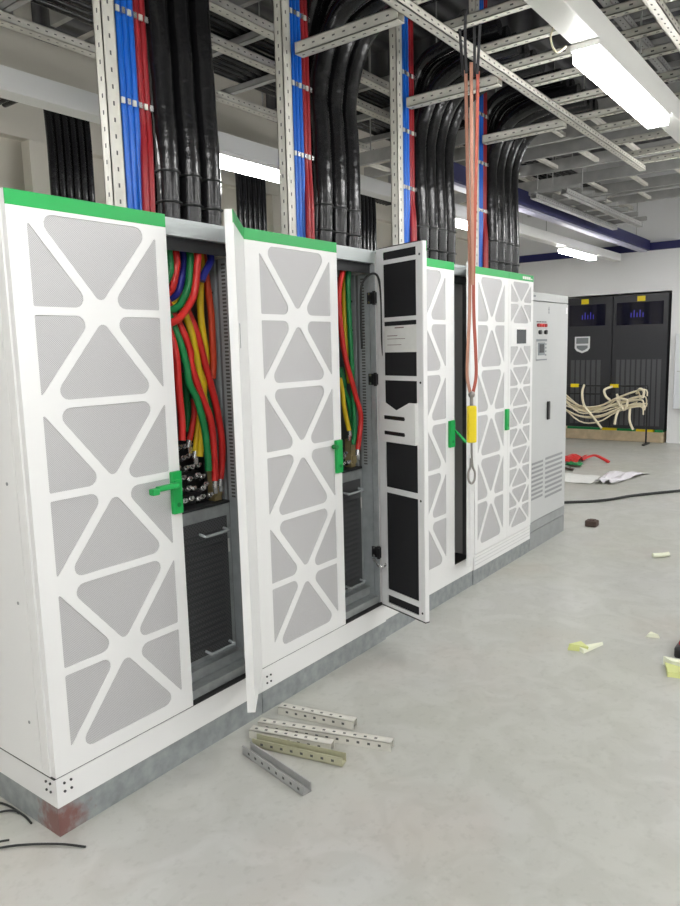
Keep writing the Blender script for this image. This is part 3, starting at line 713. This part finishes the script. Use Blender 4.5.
lamp_row(1.28, 2.79, 'white lighting trunking behind the upright cable ladders', (-7.2, -4.1, -1.0, 2.07, 5.15, 8.2),
         ('lit lamp at the very start of the trunking behind the cabinets', 'lit lamp well before the first cabinet on the rear trunking', 'lit lamp just before the first cabinet on the rear trunking', 'lit lamp between the first and second upright ladders', 'small lit lamp glimpsed left of the red sling', 'small lit lamp before the far white wall'))
lamp_row(-3.4, 2.80, 'white lighting trunking over the open side of the room', (-7.2, -4.12, -1.05, 2.02, 5.1, 8.2), ['lit lamp over the open side of the room, %s from the near wall' % k for k in ORD6])
lamp_row(-5.6, 2.80, 'white lighting trunking beside the side wall', (-7.2, -4.12, -1.05, 2.02, 5.1, 8.2), ['lit lamp beside the side wall, %s from the near wall' % k for k in ORD6])
m = MB(); m.tube([(1.92, -1.0, 2.95), (1.90, -.95, 2.86), (1.935, -.96, 2.80), (1.98, -.985, 2.83)], .004, 6, 6)
tag(m.build('hanging_wire', 'cream'), 'thin pale wire looping beside the large lit lamp', 'wire')
bt = thing('cable_trunking', (7.4, .90, 2.95), 'dark blue trunking with pale underside running to the far wall', 'trunking')
m = MB(); m.box(4.2, 10.84, .86, 1.02, 2.99, 3.13); m.build('channel', 'beamblue', bt)
m = MB(); m.box(4.2, 10.84, .90, 1.0, 2.965, 2.989); m.build('cover', 'beamlil', bt)
for x in (4.4, 6.6, 8.2, 10.5):
    m = MB(); m.cyl((x, .98, 3.129), (x, .98, ZC - .002), .006, 8); m.build('hanger_rod', 'strutdk', bt)

# ------------------------------------------------------------------ hoisting sling
sl = thing('hanging_sling', (2.145, -.47, .891), 'long worn red sling hanging from the overhead tray in front of the fourth cabinet', 'sling')
def band(pts, wd, th): 
    mb = MB(); P = crom([Vector(p) for p in pts], 5)
    for a, b in zip(P[:-1], P[1:]):
        t = (b - a).normalized(); s = Vector((.76, -.65, 0)); s = (s - t * s.dot(t)).normalized(); n = t.cross(s)
        mb.hexa([a - s * wd - n * th, a + s * wd - n * th, a + s * wd + n * th, a - s * wd + n * th, b - s * wd - n * th, b + s * wd - n * th, b + s * wd + n * th, b - s * wd + n * th])
    return mb
def sp(u, z, d=0.): return (2.145 + .76 * u - .65 * d, -.47 - .65 * u - .76 * d, z)
for s, mm in ((-1, 'slingp'), (1, 'sling')):
    band([sp(s * u, z) for u, z in ((.031, 2.90), (.026, 2.6), (.016, 2.2), (.010, 1.95), (.012, 1.75), (.021, 1.58), (.024, 1.45), (.007, 1.365))], .0078, .0022).build('strap', mm, sl)
band([sp(-.012, 2.93, .02), sp(-.008, 2.5, .018), sp(0, 2.0, .012), sp(0, 1.9, .012)], .008, .0022).build('strap', 'slingp', sl)
for u in (-.045, .025):
    for d in (-.018, .018):
        band([sp(u * .8, 2.88, d), sp(u, 3.02, d * 1.5), sp(u * 1.1, 3.150, d * 2.2)], .006, .003).build('loop', 'slingbk', sl)
    band([sp(u * 1.1, 3.150, -.040), sp(u * 1.1, 3.156, 0), sp(u * 1.1, 3.150, .040)], .006, .003).build('loop', 'slingbk', sl)
m = MB(); m.ball(sp(0, 1.357), .019); m.build('clamp', 'steel', sl)
m = MB(); m.cyl(sp(0, 1.301), sp(0, 1.345), .009); m.build('link', 'steel', sl)
m = MB(); m.box(-.024, .024, -.016, .016, 1.110, 1.300, lambda u, d, z: sp(u, z, d), bev=.008); yb = m.build('sheath', 'sheath', sl)
m = MB(); m.tube([sp(.0, 1.109), sp(.002, 1.03), sp(.006, .985), sp(.018, .955), sp(.016, .915), sp(.0, .897), sp(-.016, .915), sp(-.018, .955), sp(-.006, .985), sp(-.004, 1.03)], .006, 8, 4); m.build('hook', 'steel', sl)
m = MB(); m.box(-.011, .011, -.0175, -.0162, 1.14, 1.27, lambda u, d, z: sp(u, z, d)); m.build('marking', 'brass', yb)

# ------------------------------------------------------------------ charcoal racks in the far wall
RX = 10.87
rk = []
for i, (ya, yb, lab) in enumerate(((1.405, 2.16, 'charcoal rack with the silver shield badge, left of the pair'), (.565, 1.395, 'charcoal rack without badge, right one of the pair'))):
    k = thing('battery_rack', (RX + .3, (ya + yb) / 2, .20), lab, 'rack', 'charcoal racks'); rk.append(k)
    m = MB(); m.box(RX + .02, RX + .62, ya, yb, .205, 2.33); m.build('body', 'rack', k)
    wy0, wy1, wz0, wz1 = (1.515, 2.11, 1.87, 2.215) if i == 0 else (.635, 1.345, 1.86, 2.215)
    m = MB()
    m.box(RX, RX + .0195, ya + .004, yb - .004, wz1, 2.33); m.box(RX, RX + .0195, ya + .004, yb - .004, .21, wz0); m.box(RX, RX + .0195, ya + .004, wy0, wz0, wz1); m.box(RX, RX + .0195, wy1, yb - .004, wz0, wz1)
    dr = m.build('door', 'rack', k)
    m = MB(); m.box(RX + .012, RX + .0185, wy0, wy1, wz0, wz1); g = m.build('window_pane', 'rackgl', dr)
    yc = (wy0 + wy1) / 2 + (.03 if i == 0 else .08)
    for q in range(5):
        m = MB(); m.box(RX + .0105, RX + .0118, yc + (q - 3) * .045, yc + (q - 3) * .045 + .012, 1.98, 2.09 if q % 2 else 2.05); m.build('status_light', 'led', g)
    sa, sb = (1.56, 2.075) if i == 0 else (.63, 1.335)
    n = 6 if i == 0 else 9; wv = (sb - sa) / n
    for q in range(n):
        for z0_, z1_ in ((.26, 1.315),):
            m = MB(); m.box(RX - .006, RX - .0005, sa + q * wv + .012, sa + (q + 1) * wv - .012, z0_, z1_); m.build('slat', 'rackslat', dr)
    y0 = 1.79 if i == 0 else .91
    m = MB(); m.box(RX - .003, RX - .0005, y0, y0 + .12, 2.225, 2.305); m.build('sticker', 'sticker', dr)
    if i == 0:
        f = lambda u, d, w: Vector((RX + d, u, w))
        sh = lambda s: [(1.88 + s * u, 1.57 + s * w) for u, w in ((-.125, .13), (.125, .13), (.125, -.06), (.09, -.105), (.0, -.14), (-.09, -.105), (-.125, -.06))]
        m = MB(); m.prism(sh(1.), f, -.004, -.0005); bg = m.build('badge', 'badge', dr)
        m = MB(); m.prism([(1.78, 1.68), (1.98, 1.68), (1.98, 1.585), (1.78, 1.585)], f, -.0055, -.0041); m.prism([(1.79, 1.555), (1.97, 1.555), (1.97, 1.515), (1.93, 1.485), (1.88, 1.465), (1.83, 1.485), (1.79, 1.515)], f, -.0055, -.0041); m.build('badge_print', 'badgedk', bg)
m = MB(); m.box(RX - .02, RX + .6, .57, 2.6, 0.002, .165, bev=.006); m.box(RX - .021, RX - .02, .95, 1.1, .08, .12)
tag(m.build('timber_skid', 'wood'), 'pale timber skid under the charcoal racks', 'skid')
for i, (a, b, cc, lb) in enumerate(((.58, .70, 'cgreen', 'green strip at the right end between skid and racks'), (.72, .98, 'sticker', 'yellow strip between skid and racks'), (1.0, 1.28, 'gdark', 'dark green strip between skid and racks'), (1.30, 1.52, 'sticker', 'yellow strip beside the dark green one on the skid'), (1.55, 2.1, 'cgreen', 'long green strip at the left end between skid and racks'))):
    m = MB(); m.box(RX - .012, RX + .3, a, b, .1665, .2035); tag(m.build('packing_strip', cc), lb, 'strip', 'strips on the skid')

m = MB(); m.box(10.82, 10.8985, -.35, .44, .55, 1.70, bev=.006); wb = tag(m.build('wall_cabinet', 'wallpanel'), 'pale flat cabinet on the white wall right of the charcoal racks', 'cabinet')
m = MB(); m.box(10.817, 10.8195, -.30, .40, 1.12, 1.135); m.build('door_seam', 'grey', wb)
# stand with a tangle of cream cables
SX = 10.55
st = thing('cable_stand', (SX, 1.5, 0), 'low black stand with yellow tags in front of the charcoal racks', 'stand')
m = MB(); m.cyl((SX, .74, .915), (SX, 2.4, .905), .012, 8); m.cyl((SX, .74, .78), (SX, 2.4, .78), .010, 8); m.build('rail', 'black', st)
for y in (.75, 2.3):
    m = MB(); m.cyl((SX, y, .02), (SX, y, .91), .014, 8); m.build('leg', 'black', st)
    m = MB(); m.box(SX - .16, SX + .16, y - .02, y + .02, 0.002, .025); m.build('foot', 'black', st)
for y in (1.25, 1.88):
    m = MB(); m.box(SX - .016, SX + .016, y - .065, y + .065, .885, .94); m.build('yellow_tag', 'sticker', st)
rnd = random.Random(11)
for i in range(14):
    z0 = rnd.uniform(.56, .80); s = rnd.uniform(.02, .24); xx = SX - .030 - .009 * i; ye = rnd.uniform(.78, .95)
    P = [(xx, 2.45, z0 + .12 + rnd.uniform(-.05, .05)), (xx, 2.1, z0 + rnd.uniform(-.03, .05)), (xx - .01, 1.75, z0 - s), (xx, 1.45, z0 - s + rnd.uniform(-.03, .05)), (xx, 1.15, z0 - s * .4 + .03), (xx, ye, z0 + rnd.uniform(0, .08)), (xx - .01, ye - .05, z0 + rnd.uniform(-.12, .12))]
    tag(MB().tube(P, .0115, 8, 4).build('cream_cable', 'cream'), 'cream cable strand slung along the low black stand', 'cable', 'cream cables on the stand')
for i, P in enumerate(([(1.72, .92), (1.70, .80), (1.66, .60), (1.5, .40), (1.38, .25)], [(1.28, .90), (1.35, .86), (1.33, .76), (1.26, .70)], [(.90, .80), (.82, .88), (.76, .84), (.78, .74)], [(1.12, .62), (1.16, .45), (1.18, .32)], [(.98, .62), (.96, .40), (.90, .25)], [(1.20, .78), (1.05, .55), (1.0, .70), (1.15, .72), (1.1, .60)])):
    tag(MB().tube([(SX - (.03 if k == 0 and P[0][1] > .7 else .07 if k == 0 else .172), y, z) for k, (y, z) in enumerate(P)], .019, 8, 5).build('cream_cable', 'cream'),
        ('thick cream cable end hanging down before the stand', 'cream cable end curling up above the stand middle', 'cream cable end curling up at the right of the stand', 'short cream tail hanging under the cable knot', 'cream tail hanging nearest the right leg of the stand', 'knotted cream cable on the right half of the stand')[i], 'cable', 'loose cream cable ends')

# ------------------------------------------------------------------ things on the floor
def bar(p0, p1, lab, w=.042, hgt=.036, roll=0, m1='strut'):
    m = MB(); hl = m; p0 = Vector(p0); p1 = Vector(p1); t = (p1 - p0); L = t.length; t.normalize(); n = Vector((-t.y, t.x, 0)); th = .0035
    def T(s, u, v):
        c, q = math.cos(roll), math.sin(roll)
        return p0 + t * s + n * (u * c - v * q) + Vector((0, 0, 1)) * (u * q + v * c)
    m.box(0, L, -w / 2, w / 2, hgt / 2 - th, hgt / 2, T); m.box(0, L, -w / 2, -w / 2 + th, -hgt / 2, hgt / 2, T); m.box(0, L, w / 2 - th, w / 2, -hgt / 2, hgt / 2, T)
    m.mi = 1; s = .025
    while s < L - .03:
        hl.box(s - .006, s + .006, -.005, .005, hgt / 2 - th - .0006, hgt / 2 + .0006, T); hl.box(s - .006 + .02, s + .026, -w / 2 - .0006, -w / 2 + .0003, -.005, .005, T); hl.box(s + .014, s + .026, w / 2 - .0003, w / 2 + .0006, -.005, .005, T); s += .045
    o = m.build('metal_bar', [m1, 'hole']); tag(o, lab, 'metal bar', 'slotted metal bars on the floor')
bar((1.055, -.075, .0185), (1.137, -.430, .0185), 'slotted metal bar farthest from the viewer in the pile on the floor')
bar((.905, -.09, .0185), (1.085, -.650, .0185), 'longest metal bar on the floor, second from the cabinets')
bar((.838, -.105, .0185), (.943, -.456, .0185), 'slotted metal bar in the middle of the floor pile')
bar((.795, -.165, .0195), (.888, -.555, .0195), 'olive tinted open channel lying trough side up in the floor pile', .042, .036, PI, 'olive')
bar((.735, -.178, .0195), (.660, -.555, .0195), 'slotted metal bar nearest the viewer, slanting away from the pile', roll=PI, m1='strutdk')

def crumple(name, m1, lab, cat, pts, h, seed, grp=None, th=.003, res=10):
    """a creased sheet over the quad pts (4 floor corners)"""
    rnd = random.Random(seed); P = [Vector((p[0], p[1], 0)) for p in pts]; g = []
    for i in range(res + 1):
        for j in range(res + 1):
            u, v = i / res, j / res
            p = P[0] * (1 - u) * (1 - v) + P[1] * u * (1 - v) + P[2] * u * v + P[3] * (1 - u) * v
            z = abs(math.sin(u * 7 + seed) * math.cos(v * 5 + seed * 2)) * h + rnd.uniform(0, h * .3) + .004
            g.append(Vector((p.x + rnd.uniform(-.01, .01), p.y + rnd.uniform(-.01, .01), z)))
    n = res + 1; N = len(g)
    vs = g + [q - Vector((0, 0, th)) for q in g]; fs = []
    for i in range(res):
        for j in range(res):
            a, b, c_, d = i * n + j, (i + 1) * n + j, (i + 1) * n + j + 1, i * n + j + 1
            fs += [(a, b, c_, d), (d + N, c_ + N, b + N, a + N)]
    for i in range(res):
        for a, b in ((i * n, (i + 1) * n), ((i + 1) * n + res, i * n + res), (i + 1, i), (res * n + i, res * n + i + 1)): fs.append((a, b, b + N, a + N))
    m = MB(); m._add(vs, fs); return tag(m.build(name, m1), lab, cat, grp)
crumple('plastic_sheet', 'plast', 'crumpled white plastic sheet on the floor beyond the grey cabinet', 'sheet', [(7.0, .42), (7.05, .22), (7.95, .06), (7.85, .50)], .05, 3)
crumple('paper_sheet', 'paper', 'flat white paper sheet on the floor beside the grey cabinet', 'paper', [(6.95, 1.05), (6.95, .45), (7.5, .50), (7.5, 1.1)], .010, 5, res=6)
crumple('plastic_bag', 'red', 'crumpled red bag on the floor beyond the grey control cabinet', 'bag', [(8.3, 1.50), (8.3, 1.05), (8.75, 1.05), (8.75, 1.5)], .06, 4)
m = MB(); m.tube([(8.5, 1.06, .03), (8.65, .95, .075), (8.6, .82, .05), (8.55, .72, .015)], .03, 8, 5, flat=.5)
tag(m.build('red_strap', 'red'), 'red strap trailing right from the crumpled red bag', 'strap')
crumple('green_rag', 'cgreen', 'small green scrap lying before the red bag', 'scrap', [(8.0, 1.12), (8.0, .93), (8.2, .93), (8.2, 1.12)], .05, 6, res=5)
crumple('dark_scrap', 'brown', 'small dark scrap between green scrap and white paper', 'scrap', [(7.72, 1.04), (7.72, .92), (7.84, .92), (7.84, 1.04)], .03, 8, res=4)
m = MB(); m.tube([(5.55, .52, .015), (5.83, .345, .015), (6.0, .15, .015), (6.2, .0, .016), (6.45, -.12, .018), (6.7, -.27, .015), (7.02, -.50, .015), (7.6, -.9, .015)], .014, 10, 5)
tag(m.build('floor_cable', 'thin_blk'), 'black cable running across the floor right of the grey cabinet', 'cable')
for i, (lab, P) in enumerate((('thin black wire on the floor farthest back beside the first cabinet side', [(-.30, .62, .007), (-.15, .47, .007), (-.03, .34, .007), (-.012, .20, .007), (-.020, .12, .007)]),
    ('thin black wire on the floor running close under the first cabinet side', [(-.4, .52, .007), (-.2, .36, .007), (-.06, .275, .009), (-.02, .235, .009), (-.015, .21, .007)]),
    ('thin black wire on the floor lower left, nearest the viewer', [(-.55, .28, .007), (-.3, .19, .007), (-.15, .09, .007), (-.08, .015, .009), (-.02, -.07, .009), (.018, -.142, .007)]))):
    o = tag(MB().tube(P, .0038, 8, 6).build('floor_wire', 'thin_blk'), lab, 'wire', 'black wires by the first cabinet')
m = MB(); m.tube([(-.35, .12, .007), (-.22, .10, .007), (-.15, .115, .012), (-.11, .10, .007)], .0036, 8, 6); tag(m.build('floor_wire', 'thin_blk'), 'short black wire end crossing at the left picture edge', 'wire', 'black wires by the first cabinet')
m = MB(); m.box(5.03, 5.12, -.22, -.12, 0.001, .055, bev=.01); m.box(5.05, 5.10, -.20, -.15, .055, .062); o = tag(m.build('metal_block', 'brown'), 'small dark brown block on the floor before the grey cabinet', 'block')
def foam(P, h, m1, lab):
    m = MB(); f = lambda u, d, w: Vector((u, w, d)); m.prism(P, f, .001, h); tag(m.build('foam_offcut', m1), lab, 'offcut', 'foam offcuts on the floor')
def wedge(vs, fs, m1, lab):
    m = MB(); m._add(vs, fs); tag(m.build('foam_offcut', m1), lab, 'offcut', 'foam offcuts on the floor')
Q = [(0, 1, 2), (3, 5, 4), (0, 3, 4, 1), (1, 4, 5, 2), (2, 5, 3, 0)]
wedge([(2.40, -.90, .001), (2.43, -.99, .001), (2.48, -.945, .001), (2.41, -.905, .035), (2.435, -1.00, .03), (2.49, -.94, .03)], Q, 'foamy', 'yellow-green foam chip on the floor, left of the offcuts')
wedge([(2.42, -.955, .002), (2.40, -.985, .002), (2.53, -1.045, .018), (2.425, -.95, .028), (2.41, -.98, .016), (2.535, -1.04, .032)], Q, 'foamw', 'pale foam sliver leaning on the left yellow-green chip')
wedge([(2.46, -1.37, .001), (2.36, -1.40, .001), (2.40, -1.55, .001), (2.46, -1.365, .03), (2.37, -1.40, .022), (2.42, -1.55, .03)], Q, 'foamy', 'largest yellow-green foam offcut at the right picture edge')
wedge([(2.49, -1.35, .001), (2.46, -1.40, .001), (2.50, -1.58, .001), (2.495, -1.35, .045), (2.465, -1.395, .04), (2.505, -1.58, .045)], Q, 'foamw', 'pale foam strip behind the largest yellow-green offcut')
wedge([(2.80, -1.19, .001), (2.86, -1.20, .001), (2.82, -1.26, .001), (2.81, -1.20, .02), (2.85, -1.205, .02), (2.825, -1.25, .02)], Q, 'foamw', 'tiny pale foam crumb between the yellow-green offcuts')
m = MB(); m.tube([(4.36, -.85, .019), (4.40, -.90, .019), (4.44, -.945, .024)], .018, 8, 3); tag(m.build('foam_offcut', 'foamw'), 'small round pale foam piece farthest away on the floor', 'offcut', 'foam offcuts on the floor')
m = MB(); m.box(2.60, 2.86, -1.52, -1.375, 0.001, .06, bev=.012); o = m.build('shoe_shaped_block', 'black'); o.name = 'tool_case'; tag(o, 'dark case cut off by the right picture edge beside the foam', 'case')
m = MB(); m.box(2.63, 2.84, -1.50, -1.39, .0605, .085, bev=.008); BASE[o.name] = BASE.get(o.name, Vector(o.location)); m.build('lid', 'dred', o)

# ------------------------------------------------------------------ world, camera
wd = bpy.data.worlds.new('World'); bpy.context.scene.world = wd; wd.use_nodes = True
wd.node_tree.nodes['Background'].inputs[0].default_value = (.75, .78, .82, 1); wd.node_tree.nodes['Background'].inputs[1].default_value = .25
cy, cp, cr = 0.647134123819636, -0.14406396781485975, -0.025635452283709788
fw = Vector((math.cos(cy) * math.cos(cp), math.sin(cy) * math.cos(cp), math.sin(cp)))
r0 = fw.cross(Vector((0, 0, 1))).normalized(); u0 = r0.cross(fw)
r1 = r0 * math.cos(cr) + u0 * math.sin(cr); u1 = u0 * math.cos(cr) - r0 * math.sin(cr)
cd = bpy.data.cameras.new('camera'); co = bpy.data.objects.new('camera', cd); C.objects.link(co)
mw = Matrix((r1, u1, -fw)).transposed().to_4x4(); mw.translation = (-1.17598, -2.13254, 1.60406); co.matrix_world = mw
cd.sensor_fit = 'HORIZONTAL'; cd.sensor_width = 36; cd.lens = 718.54 * 36 / 680; cd.clip_start = .02; cd.clip_end = 100
sc = bpy.context.scene; sc.camera = co
sc.view_settings.view_transform = 'Standard'; sc.view_settings.look = 'None'; sc.view_settings.gamma = 1.; sc.view_settings.use_curve_mapping = False
sc.view_settings.exposure = 1.0
sc.cycles.max_bounces = 8; sc.cycles.diffuse_bounces = 5
